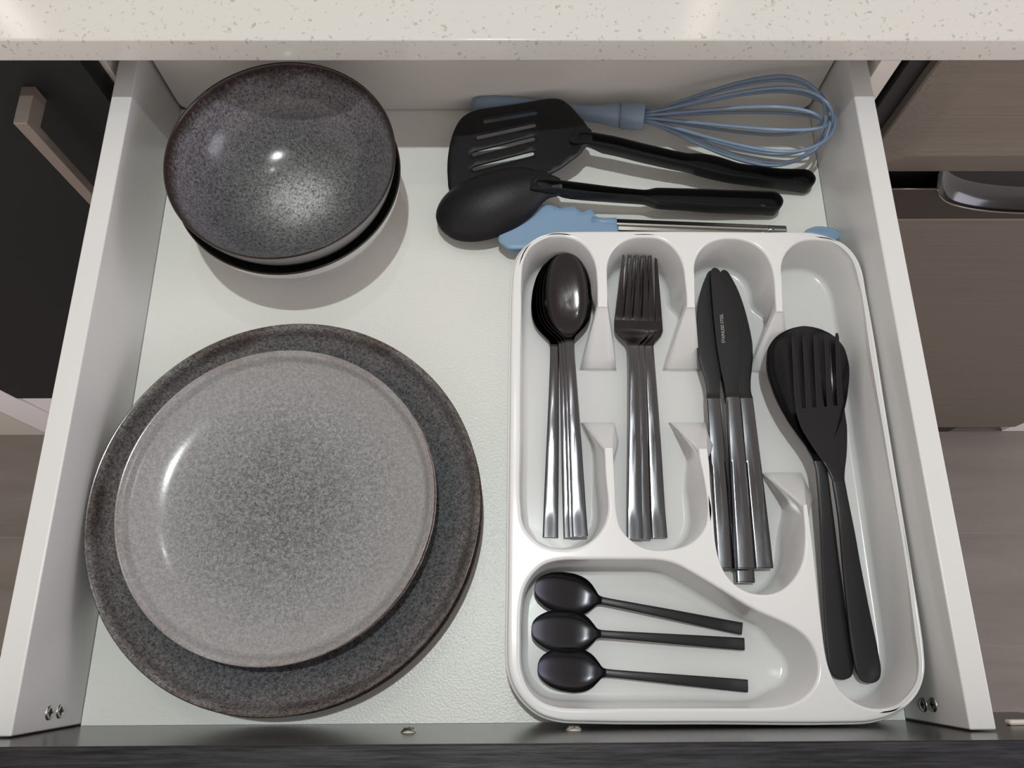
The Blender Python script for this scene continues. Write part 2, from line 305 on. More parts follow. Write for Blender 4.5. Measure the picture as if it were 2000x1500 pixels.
# dark laminate with fine horizontal wood grain
m, t, b = nt('dark_wood_laminate'); g = noise(t, coords(t, (14, 260, 260)), 1.0, 4, .65); g2 = noise(t, coords(t, (45, 700, 700)), 1.0, 3, .6)
link(t, ramp(t, mth(t, 'MULTIPLY_ADD', g, .6, mth(t, 'MULTIPLY', g2, .4)), [(.38, (.006, .006, .007)), (.5, (.020, .020, .023)), (.66, (.040, .040, .047))]), b.inputs['Base Color'])
b.inputs['Roughness'].default_value = .42; b.inputs['Specular IOR Level'].default_value = .2; bump(t, b, g2, .5, .0004); M['laminate'] = m
M['laminate_in'] = plain('dark_laminate_inner', (.022, .020, .018), .24, grain=.10, gs=300)
M['door'] = plain('charcoal_door', (.0115, .0125, .0135), .42, spec=.13)
M['bronze'] = plain('bronze_grey_metal', (.22, .185, .16), .4, .4)
m, t, b = nt('dark_stainless'); g = noise(t, coords(t, (6, 900, 900)), 1.0, 3, .6)
link(t, ramp(t, g, [(.3, (.135, .115, .098)), (.7, (.175, .150, .130))]), b.inputs['Base Color']); b.inputs['Metallic'].default_value = .3; b.inputs['Roughness'].default_value = .4; b.inputs['Specular IOR Level'].default_value = .3
M['stainless'] = m
M['pocket'] = plain('black_gloss_pocket', (.008, .008, .009), .12)
M['stainless_gloss'] = plain('dark_stainless_polished', (.14, .12, .11), .2, .9)
# wood look floor tile
m, t, b = nt('wood_look_tile'); g = noise(t, coords(t, (2.2, 16, 8)), 1.0, 5, .62); g2 = noise(t, coords(t, (3, 5, 5)), 1.0, 3, .5)
cc = ramp(t, g, [(.25, (.115, .099, .085)), (.5, (.17, .149, .13)), (.75, (.225, .20, .177))])
cc = mix(t, ramp(t, g2, [(.35, 0), (.7, .6)]), cc, (.17, .145, .13)); link(t, cc, b.inputs['Base Color']); b.inputs['Roughness'].default_value = .5; M['tile'] = m
M['grout'] = plain('pale_grout', (.36, .34, .32), .8)
# reactive glaze: coloured by distance from the centre, speckled
def glaze(name, stops, R, rimc=(.028, .018, .016), rim=.985, rimw=.02, dark=.35, speck=950, lightspeck=(.42, .42, .43), fleck=.35, fade=None):
    m, t, b = nt(name); tc = node(t, 'ShaderNodeTexCoord'); sp = node(t, 'ShaderNodeSeparateXYZ'); link(t, tc.outputs['Object'], sp.inputs[0])
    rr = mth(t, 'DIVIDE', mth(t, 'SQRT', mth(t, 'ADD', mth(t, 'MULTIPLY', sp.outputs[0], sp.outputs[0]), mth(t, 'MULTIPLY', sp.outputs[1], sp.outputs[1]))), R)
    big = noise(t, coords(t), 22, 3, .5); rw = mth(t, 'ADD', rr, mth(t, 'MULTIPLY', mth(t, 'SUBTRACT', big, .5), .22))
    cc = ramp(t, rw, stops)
    v = coords(t); s1 = noise(t, v, speck, 3, .75); s2 = noise(t, v, speck*.45, 2, .6)
    k = mth(t, 'MULTIPLY_ADD', s1, .62, mth(t, 'MULTIPLY', s2, .38))
    amt = ramp(t, rr, [(fade[0], fade[2]), (fade[1], fade[3])]) if fade else 1.0
    cc = mix(t, amt, cc, mix(t, 1.0, cc, ramp(t, k, [(.38, dark), (.46, .68), (.53, 1.02), (.62, 1.5)]), 'MULTIPLY'))
    fl_ = ramp(t, noise(t, v, speck*.8, 2, .7), [(.60, 0), (.72, fleck)])
    cc = mix(t, mth(t, 'MULTIPLY', fl_, amt), cc, lightspeck)
    edge = mth(t, 'ADD', rr, mth(t, 'MULTIPLY', mth(t, 'SUBTRACT', noise(t, v, 420, 3, .7), .5), rimw*2.4))
    cc = mix(t, ramp(t, edge, [(rim-rimw, 0), (rim, 1)]), cc, rimc)
    link(t, cc, b.inputs['Base Color']); b.inputs['Roughness'].default_value = .17; b.inputs['Specular IOR Level'].default_value = .3; b.inputs['Coat Weight'].default_value = .05; b.inputs['Coat Roughness'].default_value = .05
    bump(t, b, s2, .06, .0003); return m
M['glaze_small'] = glaze('glaze_small_plate', [(.0, (.160, .166, .170)), (.35, (.185, .191, .194)), (.7, (.245, .247, .252)), (.95, (.27, .266, .266)), (1, (.22, .20, .195))], .1014, rim=1.003, rimw=.006, dark=.36, fleck=.2, fade=(.25, .85, 1.0, .4))
M['glaze_big'] = glaze('glaze_large_plate', [(.0, (.11, .113, .12)), (.8, (.105, .107, .115)), (.88, (.120, .118, .123)), (.96, (.150, .140, .138)), (1, (.09, .075, .07))], .1274, rim=1.003, rimw=.008, dark=.3, fleck=.12)
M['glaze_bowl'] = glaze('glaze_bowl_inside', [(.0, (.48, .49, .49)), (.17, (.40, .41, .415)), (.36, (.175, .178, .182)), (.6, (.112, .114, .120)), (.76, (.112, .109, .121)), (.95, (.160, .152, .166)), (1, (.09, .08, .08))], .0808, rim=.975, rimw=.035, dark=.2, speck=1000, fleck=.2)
M['glaze_outside'] = plain('glaze_outside_pale', (.36, .355, .36), .16, grain=.08, gs=300, coat=.4)
M['glaze_under_shade'] = plain('underside_glaze_and_shade', (.014, .011, .010), .25, spec=.3)  # dark underside glaze, blackened further to paint in the shadow gap between plates
M['clay'] = plain('unglazed_foot', (.05, .04, .036), .6)
# tray and cutlery
M['tray'] = plain('white_plastic', (.655, .66, .66), .2, grain=.03, gs=260)
def steel(name, c, rough, aniso=0.0, g=.1):
    m, t, b = nt(name); base(b, c, rough, 1.0); b.inputs['Anisotropic'].default_value = aniso
    if aniso:
        tn = node(t, 'ShaderNodeTangent', direction_type='RADIAL', axis='Z'); link(t, tn.outputs[0], b.inputs['Tangent'])
    n = noise(t, coords(t, (2600, 90, 600)), 1.0, 2, .5); link(t, mth(t, 'MULTIPLY_ADD', n, .12, rough-.06), b.inputs['Roughness']); bump(t, b, n, g, .00006)
    return m
M['steel_handle'] = steel('black_steel_brushed', (.14, .143, .155), .19, .6)
M['steel_bowl'] = steel('black_steel_polished', (.062, .058, .060), .15, .3, g=.04)
M['matte_steel'] = plain('black_steel_matte', (.018, .018, .021), .34, .3, grain=.1, gs=1500, gd=.0001)
M['matte_bowl'] = plain('black_steel_satin', (.035, .035, .040), .26, .8, grain=.05, gs=1500, gd=.0001)
M['knife_blade'] = plain('black_steel_blade', (.022, .022, .024), .38, .6)
M['etch'] = plain('etched_grey_letters', (.35, .35, .35), .5)
M['nylon'] = plain('black_nylon', (.0085, .0085, .0097), .42, spec=.28, grain=.55, gs=1400, gd=.0003)
M['blue'] = plain('dusty_blue_silicone', (.20, .315, .46), .42, grain=.35, gs=1500, gd=.00025)
M['blue_wire'] = plain('dusty_blue_wire', (.165, .235, .335), .3)
M['blue_grip'] = plain('dusty_blue_grip', (.20, .275, .37), .45)
M['chrome'] = plain('stainless_steel', (.55, .54, .52), .22, 1.0)
M['screw'] = plain('nickel_screw', (.55, .52, .47), .3, 1.0)
M['cream'] = plain('cream_plastic', (.62, .58, .50), .5)

# ------------------------------------------------ the room: floor, cabinets, worktop
KF = -.89
fl = structure(box('floor', -1.6, 2.3, -.7, 1.0, KF-.02, KF-.0022, M['grout']))
k = 0
ty = [.0455+.1975*i for i in range(-3, 3)]
for i, y in enumerate(ty):
    off = (.37*i) % 1.2
    for j in range(-2, 3):
        x0 = -.75+off+j*1.2-.6
        if x0 > 2.2 or x0+1.2 < -1.5: continue
        tl = box('floor_tile', max(x0, -1.5)+.001, min(x0+1.198, 2.25), y+.0012, y+.1963, KF-.012, KF, M['tile'])
        tl.parent = fl; tl.location -= fl.location
        if tl.dimensions.x < .02: bpy.data.objects.remove(tl)
# worktop
ct = box('countertop', -1.5, 2.2, .4228, 1.05, .1150, .1343, M['stone'], bev=.0012)
tag(ct, 'pale speckled stone worktop running above the open drawer', 'worktop')
# carcass round the drawer opening
cb = empty('base_cabinet', (.265, .455, -.80)); tag(cb, 'white base cabinet that the open drawer slides out of', 'cabinet')
def cpart(n, *a, **k2): return box(n, *a, M['carcass'], cb, **k2)
cpart('side_panel', -.0435, -.0205, .455, 1.0, -.80, .1145, bev=.0006); cpart('side_panel', .5512, .5665, .455, 1.0, -.80, .1145, bev=.0006)
box('back_panel', -.02, .551, .99, 1.0, -.80, .1145, M['dark'], cb); box('bottom_panel', -.02, .551, .46, .99, -.80, -.785, M['dark'], cb)
box('shelf', -.02, .551, .47, .99, -.06, -.045, M['dark'], cb)
# neighbouring cabinet on the left: charcoal door with a bar handle
nb = empty('cabinet_with_bar_handle', (-.28, .436, -.80)); tag(nb, 'charcoal black cabinet door with a slim metal bar handle left of the drawer', 'cabinet')
dr = box('door', -.5265, -.0245, .436, .4545, -.662, .1105, M['door'], nb, bev=.0008)
box('carcass', -.5265, -.0445, .4556, .95, -.80, .1140, M['carcass'], nb)
hb = empty('handle', (0, 0, 0)); hb.parent = dr; hb.location = Vector((-.075, .404, 0))-Vector((-.2755, .44525, -.27575))
def hbox(x0, x1, y0, y1, z0, z1):
    o = box('handle_bar', x0, x1, y0, y1, z0, z1, M['bronze'], bev=.0006); return o
ha = hbox(-.0805, -.0705, .404, .412, -.22, .0745); hm1 = box('handle_foot', -.0804, -.0706, .4115, .436, .060, .0744, M['bronze']); hm2 = box('handle_foot', -.0805, -.0705, .412, .436, -.22, -.206, M['bronze'], bev=.0006)
bpy.context.view_layer.update()
bpy.data.objects.remove(hb)
dl = nb.location+dr.location
for o in (ha, hm1, hm2):
    o.parent = dr; o.location = o.location-dl
# white end panel, kick board and beige panel further left
tag(box('end_panel', -.601, -.529, .437, .95, KF+.0005, .1140, M['kick'], bev=.0006), 'tall white end panel beyond the charcoal cabinet door, down to the floor', 'panel')
tag(box('kick_board', -.5275, -.0445, .440, .4545, KF+.0005, -.664, M['kick'], bev=.0006), 'white kick board under the charcoal cabinet door', 'kick board')
tag(box('beige_panel', -1.45, -.603, .437, .95, KF+.0005, .1140, M['beige'], bev=.0006), 'beige panel standing on the tiles at the far left edge', 'panel')
# dishwasher at the right
dw = empty('dishwasher', (.87, .434, KF)); tag(dw, 'dark stainless dishwasher with raised control panel and scooped handle right of the drawer', 'dishwasher')
box('body', .5705, 1.2285, .452, 1.0, KF+.0005, .1140, M['black'], dw)
def grid_obj(name, rows, mat, parent, sharp=35):
    V = [p for r in rows for p in r]; c = len(rows[0]); F = [(i*c+k, i*c+k+1, (i+1)*c+k+1, (i+1)*c+k) for i in range(len(rows)-1) for k in range(c-1)]
    V = [Vector(p)-parent.location for p in V]
    return obj(name, V, F, mat, parent, sharp=sharp)
# control panel: raised block, bevelled on the left and underneath, rounded lower corner
def rring(inset, y):
    x0, z0, r = .585+inset, -.043+inset*1.1, max(.010-inset*.2, .003); P = []
    P.append((x0, y, .112))
    for k in range(7):
        a = pi+pi/2*k/6; P.append((x0+r+r*cos(a), y, z0+r+r*sin(a)))
    P += [(1.215-inset, y, z0)]
    P += [(1.215-inset, y, .112)]
    if inset > .02: P = [(a, b2+(c_+.0075)*.085, c_) for a, b2, c_ in P]
    return P
rings = [rring(0, .4515), rring(0, .444), rring(.0012, .4425), rring(.030, .4345), rring(.0325, .434)]
V = [Vector(p)-dw.location for r in rings for p in r]; c = len(rings[0]); F = [(i*c+k, i*c+k+1, (i+1)*c+k+1, (i+1)*c+k) for i in range(len(rings)-1) for k in range(c-1)]+[tuple(range((len(rings)-1)*c, len(rings)*c))]
obj('control_panel', V, F, M['stainless'], dw, sharp=9)
# lower door with a scooped handle recess cut into its top edge
arc = [(.6605, -.0555), (.668, -.0665), (.680, -.0765), (.700, -.0855), (.730, -.0925), (.775, -.0965), (.87, -.098), (.965, -.0965), (1.010, -.0925), (1.04, -.0855), (1.06, -.0765), (1.072, -.0665), (1.0795, -.0555)]
arc = [(p.x, p.y) for p in spline([Vector(a) for a in arc], 4, False)]
top = [(.5725, -.0555)]+arc+[(1.2265, -.0555)]
outl = top+[(1.2265, -.108), (.5725, -.108)]
v2, f2 = cdt([[Vector(p) for p in outl]])
fasc = obj('handle_fascia', [Vector((p.x, .4335, p.y))-dw.location for p in v2], [tuple(f) for f in f2], M['stainless_gloss'], dw, smooth=False)
rows = []
for d, dz, dy in ((0, 0, 0), (.0, -.0004, .0012), (.001, .001, .004), (.004, .004, .012), (.010, .012, .018), (.02, .022, .02)):
    cx = .87; rows.append([(p[0]+(cx-p[0])*d*1.2, .4335+dy, p[1]+dz*(1 if p[1] < -.056 else 1)) for p in arc])
grid_obj('handle_scoop', rows, M['pocket'], dw, sharp=80)
tube('scoop_rim', [Vector((p[0], .4332, p[1]))-dw.location for p in arc], .0012, M['stainless_gloss'], dw, 6)
tube('top_trim', [Vector((x, .4335, -.0555))-dw.location for x in (.5725, .6605)], .0010, M['stainless_gloss'], dw, 6)
box('door_panel', .5725, 1.2265, .4325, .4515, -.845, -.1065, M['stainless'], dw, bev=.0012)
box('toe_panel', .5725, 1.1265, .4365, .4515, KF+.001, -.8465, M['black'], dw)
tag(box('white_end_panel', 1.2295, 1.32, .437, .95, KF+.0005, .1140, M['kick'], bev=.0006), 'white end panel showing past the lower corner of the dishwasher', 'panel')

# ------------------------------------------------ the drawer
dwr = empty('drawer', (.265, .23, -.018))
tag(dwr, 'open white kitchen drawer with a dark wood front holding crockery and utensils', 'drawer')
Hs = .0728
box('bottom_panel', .0004, .5296, 0.0005, .4755, -.016, 0, M['base'], dwr)
sp = []
for x0, x1 in ((-.0149, 0), (.53, .5449)):
    sp.append(box('side_panel', x0, x1, .0012, .50, -.018, Hs, M['side'], dwr, bev=.0011, seg=3))
# back board with rounded lower corners, standing a hair clear of the sides
P = [(.0022, .104), (.0022, .010)]+[(.0022+.009*(1-cos(a)), .0012+.009*(1-sin(a))) for a in [pi/2*k/6 for k in range(1, 7)]]
P += [(.53-p[0], p[1]) for p in reversed(P)]
P = [(x, z) for x, z in P]
V = [Vector((x, .4745, z))-dwr.location for x, z in P]+[Vector((x, .487, z))-dwr.location for x, z in P]; n = len(P)
obj('back_panel', V, [tuple(range(n)), tuple(range(n, 2*n))]+[(i, (i+1) % n, (i+1) % n+n, i+n) for i in range(n)], M['back'], dwr, smooth=False)
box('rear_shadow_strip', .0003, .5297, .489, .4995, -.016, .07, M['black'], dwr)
fr = box('front_panel', -.0235, .64, -.0195, 0, -.06, .1128, M['laminate'], dwr, bev=.0008)
inn = box('inner_face', -.0230, .6395, .0, .0004, -.0595, .1118, M['laminate_in']); inn.parent = fr; inn.location = inn.location-(dwr.location+fr.location)
def screw(name, c, n, r, mat, parent, ploc, flat=True):
    """round screw head with a cross slot; n = outward direction"""
    prof = [(0, .0001), (r*.28, .0001), (r*.34, .0006), (r*.82, .0006), (r, .0001), (r*1.02, -.0008), (0, -.0008)] if flat else [(0, .0022), (r*.4, .0021), (r*.75, .0015), (r*.95, .0004), (r, .0), (r, -.0006), (0, -.0006)]
    o = lathe(name, prof, mat, None, 32); rot = Vector(n).to_track_quat('Z', 'Y')
    o.rotation_mode = 'QUATERNION'; o.rotation_quaternion = rot; o.location = Vector(c)-ploc; o.parent = parent
    for q in range(2):
        L, w = r*.62, r*.11; zt = .0008 if flat else .0024
        V = [(sx*(L if q == 0 else w), sy*(w if q == 0 else L), z) for sx in (-1, 1) for sy in (-1, 1) for z in (zt-.0008, zt)]
        F = [(0, 1, 3, 2), (4, 5, 7, 6), (0, 1, 5, 4), (2, 3, 7, 6), (0, 2, 6, 4), (1, 3, 7, 5)]
        s = obj('cross_slot', V, F, M['black'], None, smooth=False); s.rotation_mode = 'QUATERNION'
        s.rotation_quaternion = rot; s.location = Vector(c)-ploc; s.parent = parent
    return o
for key, i, nn in (('screwL', 0, (1, 0, 0)), ('screwR', 1, (-1, 0, 0))):
    for p in D[key]:
        screw('screw', (p[0]*.001+nn[0]*.0001, p[1]*.001+.0005, p[2]*.001), nn, .0042, M['screw'], sp[i], dwr.location+sp[i].location)
for p in D['screwF']:
    screw('screw', (p[0]*.001, .0004, p[2]*.001+.004), (0, 1, 0), .0048, M['screw'], fr, dwr.location+fr.location, flat=False)
bu = D['bumper']
bo = box('bumper', bu[0]*.001-.006, bu[0]*.001+.02, .0004, .0035, .034, .040, M['cream'], bev=.0012); bo.parent = fr; bo.location = bo.location-(dwr.location+fr.location)

# ------------------------------------------------ crockery
def plate_profile(R, h, foot, th=.0042, wall=.035):
    inn = [(0, .0062), (R*.3, .0062), (R*.55, .0065), (R-wall, .0072), (R-wall*.72, .0088), (R-wall*.42, .0128), (R-wall*.2, .0170), (R-.004, h-.0022), (R-.0018, h-.0004), (R-.0006, h)]
    k = (h-.0072)/(.025-.0072)
    inn = [(r, z if z <= .0072 else .0072+(z-.0072)*k if z < h-.003 else z) for r, z in inn]
    out = [(R, h-.0008), (R-.0002, h-.0022), (R-wall*.2+.002, max(h-.0095, .006)), (R-wall*.5+.002, .0055), (R-wall*.8, .0028), (foot+.006, .0022), (foot+.003, .0004), (foot, 0), (foot-.003, .0004), (foot-.005, .0018), (0, .0018)]
    return inn, out
def smooth_prof(pr, s=3): return [(p.x, p.y) for p in spline([Vector(a) for a in pr], s, False)]
def crockery(name, R, inn, out, mi, mo, c, z0, label, cat, part, group=None, tilt=(0, 0), nin=5):
    root = empty(name, (c[0], c[1], z0)); tag(root, label, cat, group)
    a = smooth_prof(inn); b2 = smooth_prof(out); allp = a+b2; na = len(a)
    lathe(part, allp, None, root, 160, mats=[mi, mo], fmf=lambda i: 0 if i < na+nin else 1)
    root.rotation_euler = (tilt[0], tilt[1], random.random()*0)
    return root
i1, o1 = plate_profile(.1313, .025, .080)
g = 'large dark dinner plates at the bottom of the plate pile'
i1, o1 = plate_profile(.1274, .027, .078)
crockery('dinner_plate', .1274, i1, o1, M['glaze_big'], M['glaze_under_shade'], (.1296, .1340), .0004, 'bottommost dark plate of the pile, hidden under the other large plate', 'plate', 'dish', g)
crockery('dinner_plate', .1274, i1, o1, M['glaze_big'], M['glaze_under_shade'], (.1289, .1346), .0138, 'large dark grey speckled plate forming the wide outer rim of the pile', 'plate', 'dish', g)
g = 'smaller mid grey plates on top of the plate pile'
i2, o2 = plate_profile(.1014, .0235, .060, wall=.034)
crockery('side_plate', .1014, i2, o2, M['glaze_small'], M['glaze_under_shade'], (.1266, .1372), .0208, 'lower small plate, only its rim edge visible below the topmost plate', 'plate', 'dish', g)
crockery('side_plate', .1014, i2, o2, M['glaze_small'], M['glaze_under_shade'], (.1259, .1369), .0268, 'topmost small grey speckled plate, whole face visible', 'plate', 'dish', g)
Rb = .0808
bi = [(0, .0075), (.014, .0076), (.026, .0088), (.038, .0120), (.050, .0180), (.060, .0262), (.068, .0355), (.0735, .0455), (.0768, .0545), (.0785, .0605), (.0798, .0634)]
bo_ = [(Rb-.0003, .0640), (Rb, .0632), (Rb-.0003, .0615), (.0792, .0545), (.0758, .0445), (.0705, .0340), (.0625, .0235), (.052, .0145), (.040, .0075), (.033, .0040), (.0315, .0010), (.0300, 0), (.0275, .0006), (.026, .0028), (0, .0034)]
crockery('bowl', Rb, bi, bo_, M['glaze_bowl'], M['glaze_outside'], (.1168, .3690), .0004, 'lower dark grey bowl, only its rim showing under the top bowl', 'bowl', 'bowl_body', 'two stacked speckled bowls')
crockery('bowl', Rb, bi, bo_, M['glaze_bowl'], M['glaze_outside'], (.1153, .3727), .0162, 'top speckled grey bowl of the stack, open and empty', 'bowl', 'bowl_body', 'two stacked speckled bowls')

# ------------------------------------------------ cutlery tray
ZT, ZF = .0465, .0022
tray = empty('cutlery_tray', (.39, .165, 0)); tag(tray, 'white plastic cutlery tray with five rounded compartments', 'tray')
TV = []; TF = []
def addring(P, z):
    s = len(TV); TV.extend([(p.x, p.y, z) for p in P]); return list(range(s, s+len(P)))
def bridge(a, b, flip=False):
    n = len(a)
    for i in range(n):
        j = (i+1) % n; q = (a[i], a[j], b[j], b[i]); TF.append(q[::-1] if flip else q)
def fill(loops, z):
    v2, f2 = cdt(loops); s = len(TV); TV.extend([(p.x, p.y, z) for p in v2]); 
    for f in f2:
        a, b, c = (v2[i] for i in f[:3]); q = tuple(s+i for i in f); TF.append(q if (b-a).cross(c-a) > 0 else q[::-1])
O = spline(V2('tray_out'), 4); NO = normals_in(O)
rings = []
for d, z in ((.0050, ZT), (.0030, ZT), (.0021, ZT-.0004), (.0016, ZT-.0013), (.0014, ZT-.0030), (.0011, ZT-.0033), (.0004, ZT-.0034), (0, ZT-.0040), (0, ZT-.0110), (.0004, ZT-.0115), (.0022, ZT-.0115), (.0045, .0010), (.0052, .0003)):
    rings.append(addring(offset(O, d, NO), z))
for a, b2 in zip(rings, rings[1:]): bridge(a, b2, area2(O) > 0)
loops = [offset(O, .0050, NO)]
for key in ('union', 'tea'):
    rim = V2(key+'_rim'); flo = V2(key+'_floor')
    same = [(r-f).length < 1e-6 for r, f in zip(rim, flo)]
    lin = {i for i, s in enumerate(same) if not s} if key == 'union' else ()
    R1 = spline(rim, 4, True, lin); NR = normals_in(R1)
    nr = normals_in(rim); flo = [f+n*.0016 if s else f+n*.0006 for f, n, s in zip(flo, nr, same)]
    F1 = spline(flo, 4, True, lin); NF = normals_in(F1)
    # soften the fillet normals so that rings stay clean at the divider tips
    for _ in range(3): NF = [(NF[i-1]+NF[i]*2+NF[(i+1) % len(NF)]).normalized() for i in range(len(NF))]
    def offsets(P, N_, R_, f): return [p+n_*q*f for p, n_, q in zip(P, N_, R_)]
    TT = [1.0]*len(R1)
    for i in lin:
        for j in range(-8, 9): TT[(i*4+j) % len(TT)] = .42
    for _ in range(3): TT = [(TT[i-1]+TT[i]+TT[(i+1) % len(TT)])/3 for i in range(len(TT))]
    rg = []
    for d, z in ((-.0024, ZT), (-.0016, ZT), (-.0008, ZT-.0003), (-.0002, ZT-.0010), (0, ZT-.0020)): rg.append(addring(offsets(R1, NR, TT, d), z))
    loops.append(offsets(R1, NR, TT, -.0024))
    for f in (.12, .3, .5, .7, .86):
        rg.append(addring([a.lerp(b2, f) for a, b2 in zip(R1, F1)], ZT-.002+(ZF+.0045-ZT+.002)*f))
    r = .0045; RR = [r]*len(F1)
    for i in lin:
        for j in range(-3, 5): RR[(i*4+j) % len(RR)] = .0016
    for _ in range(4): RR = [(RR[i-1]+RR[i]+RR[(i+1) % len(RR)])/3 for i in range(len(RR))]
    for k in range(0, 6):
        a = pi/2*k/5; rg.append(addring(offsets(F1, NF, RR, 1-cos(a)), ZF+r*(1-sin(a))))
    for a, b2 in zip(rg, rg[1:]): bridge(a, b2, area2(R1) < 0)
    fill([offsets(F1, NF, RR, 1)], ZF)
fill(loops, ZT)
TVl = [(x-.39, y-.165, z) for x, y, z in TV]
me_t = obj('tray_shell', TVl, TF, M['tray'], tray, recalc=False)
bm = bmesh.new(); bm.from_mesh(me_t.data); bmesh.ops.remove_doubles(bm, verts=bm.verts[:], dist=2e-6)
bm.to_mesh(me_t.data); bm.free()
me_t.data.set_sharp_from_angle(angle=math.radians(75))
me_t.modifiers.new('weighted', 'WEIGHTED_NORMAL')

# ------------------------------------------------ cutlery
def frange(a, b, n):
    r = [a+(b-a)*i/(n-1) for i in range(n)]
    return [0, .15, .4, .8, 1.4, 2.2]+[v for v in r if v > 2.6] if a == 0 and b > 60 else r
def spoon_proto(Lh, L, wt, zt, depth, mb, mh, name, th=1.6, crown=.35):
    """wt: (s, half width); zt: (s, z); bowl from Lh to L"""
    root = empty(name)
    w = lambda s: interp(wt, s)[0]; z = lambda s: interp(zt, s)[0]
    def dep(s):
        q = (s-Lh)/(L-Lh); q = max(0, min(1, q))**.62; return 0 if q <= 0 else depth*max(0, (4*q*(1-q)))**.8
    ss = frange(0, Lh-2, 44)
    ribbon('handle', ss, lambda s: -w(s), lambda s: w(s), lambda s, u: z(s)-crown*u*u, lambda s: th, mh, root, 8)
    ss = frange(Lh-2, L-3, 40)+[L-3+3*sin(pi/2*k/7) for k in range(1, 8)]
    ribbon('bowl', ss, lambda s: -w(s), lambda s: w(s), lambda s, u: z(s)-dep(s)*(1-abs(u)**5)-(crown*u*u if s < Lh+6 else 0), lambda s: 1.1, mb, root, 18, edge=.3)
    return root
# table spoon
wt = [(0, 5.3), (30, 4.95), (70, 4.3), (110, 3.6), (135, 3.3), (141, 3.4), (145, 4.2), (149, 8.0), (154, 12.6), (160, 16.0), (166, 17.7), (174, 18.5), (183, 18.0), (194, 15.8), (201, 12.8), (205, 10.2), (208, 7.0), (209.3, 4.4), (210, 1.2)]
zt = [(0, 3.2), (15, 3.0), (30, 4.0), (55, 6.6), (75, 8.4), (95, 9.4), (120, 9.8), (140, 9.4), (152, 9.2), (165, 9.8), (180, 11.9), (195, 14.8), (210, 18.2)]
table_spoon = spoon_proto(143, 210, wt, zt, 7.2, M['steel_bowl'], M['steel_handle'], 'table_spoon')
wt2 = [(s*.667, w*.735) for s, w in wt]; zt2 = [(s*.667, z*.72+.6) for s, z in zt]
tea_spoon = spoon_proto(143*.667, 140, wt2, zt2, 5.4, M['matte_bowl'], M['matte_steel'], 'teaspoon', th=1.4)
ws = [(0, 1.0), (.6, 3.6), (2, 5.8), (5, 7.5), (10, 8.35), (20, 8.4), (50, 7.2), (90, 5.4), (120, 4.3), (138, 4.0), (146, 5.5), (155, 9.0), (165, 14.5), (178, 21), (195, 26.6), (212, 29.4), (224, 28), (233, 23), (238, 17), (241, 10.5), (242.5, 5.0), (243, 1.2)]
zs = [(0, 2.4), (30, 3.4), (70, 7.0), (110, 12), (140, 14), (160, 13), (190, 12.5), (243, 16)]
serving_spoon = spoon_proto(146, 243, ws, zs, 10.5, M['matte_bowl'], M['matte_steel'], 'serving_spoon', th=2.0)
def fork_proto(name, L, wt, zt, root_s, xs_root, xs_tip, wr, wtip, mb, mh, split, th=1.7):
    root = empty(name)
    w = lambda s: interp(wt, s)[0]; z = lambda s: interp(zt, s)[0]
    ribbon('handle', frange(0, split, 40), lambda s: -w(s), lambda s: w(s), lambda s, u: z(s)-.35*u*u, lambda s: th, mh, root, 8)
    ribbon('head', frange(split, root_s, 26), lambda s: -w(s), lambda s: w(s), lambda s, u: z(s)-(.35*u*u if s < split+8 else .35*u*u*max(0, 1-(s-split-8)/8)), lambda s: 1.5, mb, root, 16)
    for a, b2 in zip(xs_root, xs_tip):
        def cx(s, a=a, b2=b2): q = (s-root_s)/(L-root_s); return a+(b2-a)*q
        def hw(s): q = min(1, max(0, (s-root_s)/(L-root_s))); return (wr+(wtip-wr)*q)*(1 if q < .985 else .6)
        ribbon('tine', frange(root_s-.6, L, 22), lambda s: cx(s)-hw(s), lambda s: cx(s)+hw(s), lambda s, u: z(s), lambda s: 1.5 if s < L-4 else 1.0, mb, root, 4, edge=.25)
    return root
wf = [(0, 5.4), (40, 4.9), (90, 4.25), (130, 3.9), (142, 4.0), (146, 5.2), (150, 8.6), (154, 11.6), (158, 12.9), (166, 13.1)]
zf = [(0, 3.2), (15, 3.0), (30, 4.0), (55, 6.6), (75, 8.4), (95, 9.4), (120, 9.8), (140, 8.4), (152, 5.0), (160, 3.2), (165, 3.1), (168, 3.7), (172, 5.3), (185, 10.2), (200, 15.4), (213, 19.5)]
table_fork = fork_proto('table_fork', 213, wf, zf, 166, (-10.3, -3.45, 3.45, 10.3), (-8.2, -2.8, 2.8, 8.2), 2.75, .75, M['steel_bowl'], M['steel_handle'], 143)
wv = [(0, 1.0), (.6, 3.6), (2, 5.8), (5, 7.5), (10, 8.35), (20, 8.4), (50, 7.2), (90, 5.4), (118, 4.3), (132, 4.2), (140, 5.8), (150, 9.2), (162, 13.2), (174, 16.2), (187, 17.3)]
zv = [(0, 2.4), (30, 3.4), (70, 7.0), (110, 12), (140, 13), (165, 8.5), (178, 6.1), (185, 5.9), (190, 6.9), (205, 11.0), (220, 15.5), (237, 20.5)]
serving_fork = fork_proto('serving_fork', 237, wv, zv, 187, (-14.9, -7.45, 0, 7.45, 14.9), (-15.5, -7.7, 0, 7.7, 15.5), 2.35, 1.3, M['matte_bowl'], M['matte_steel'], 132, th=2.0)
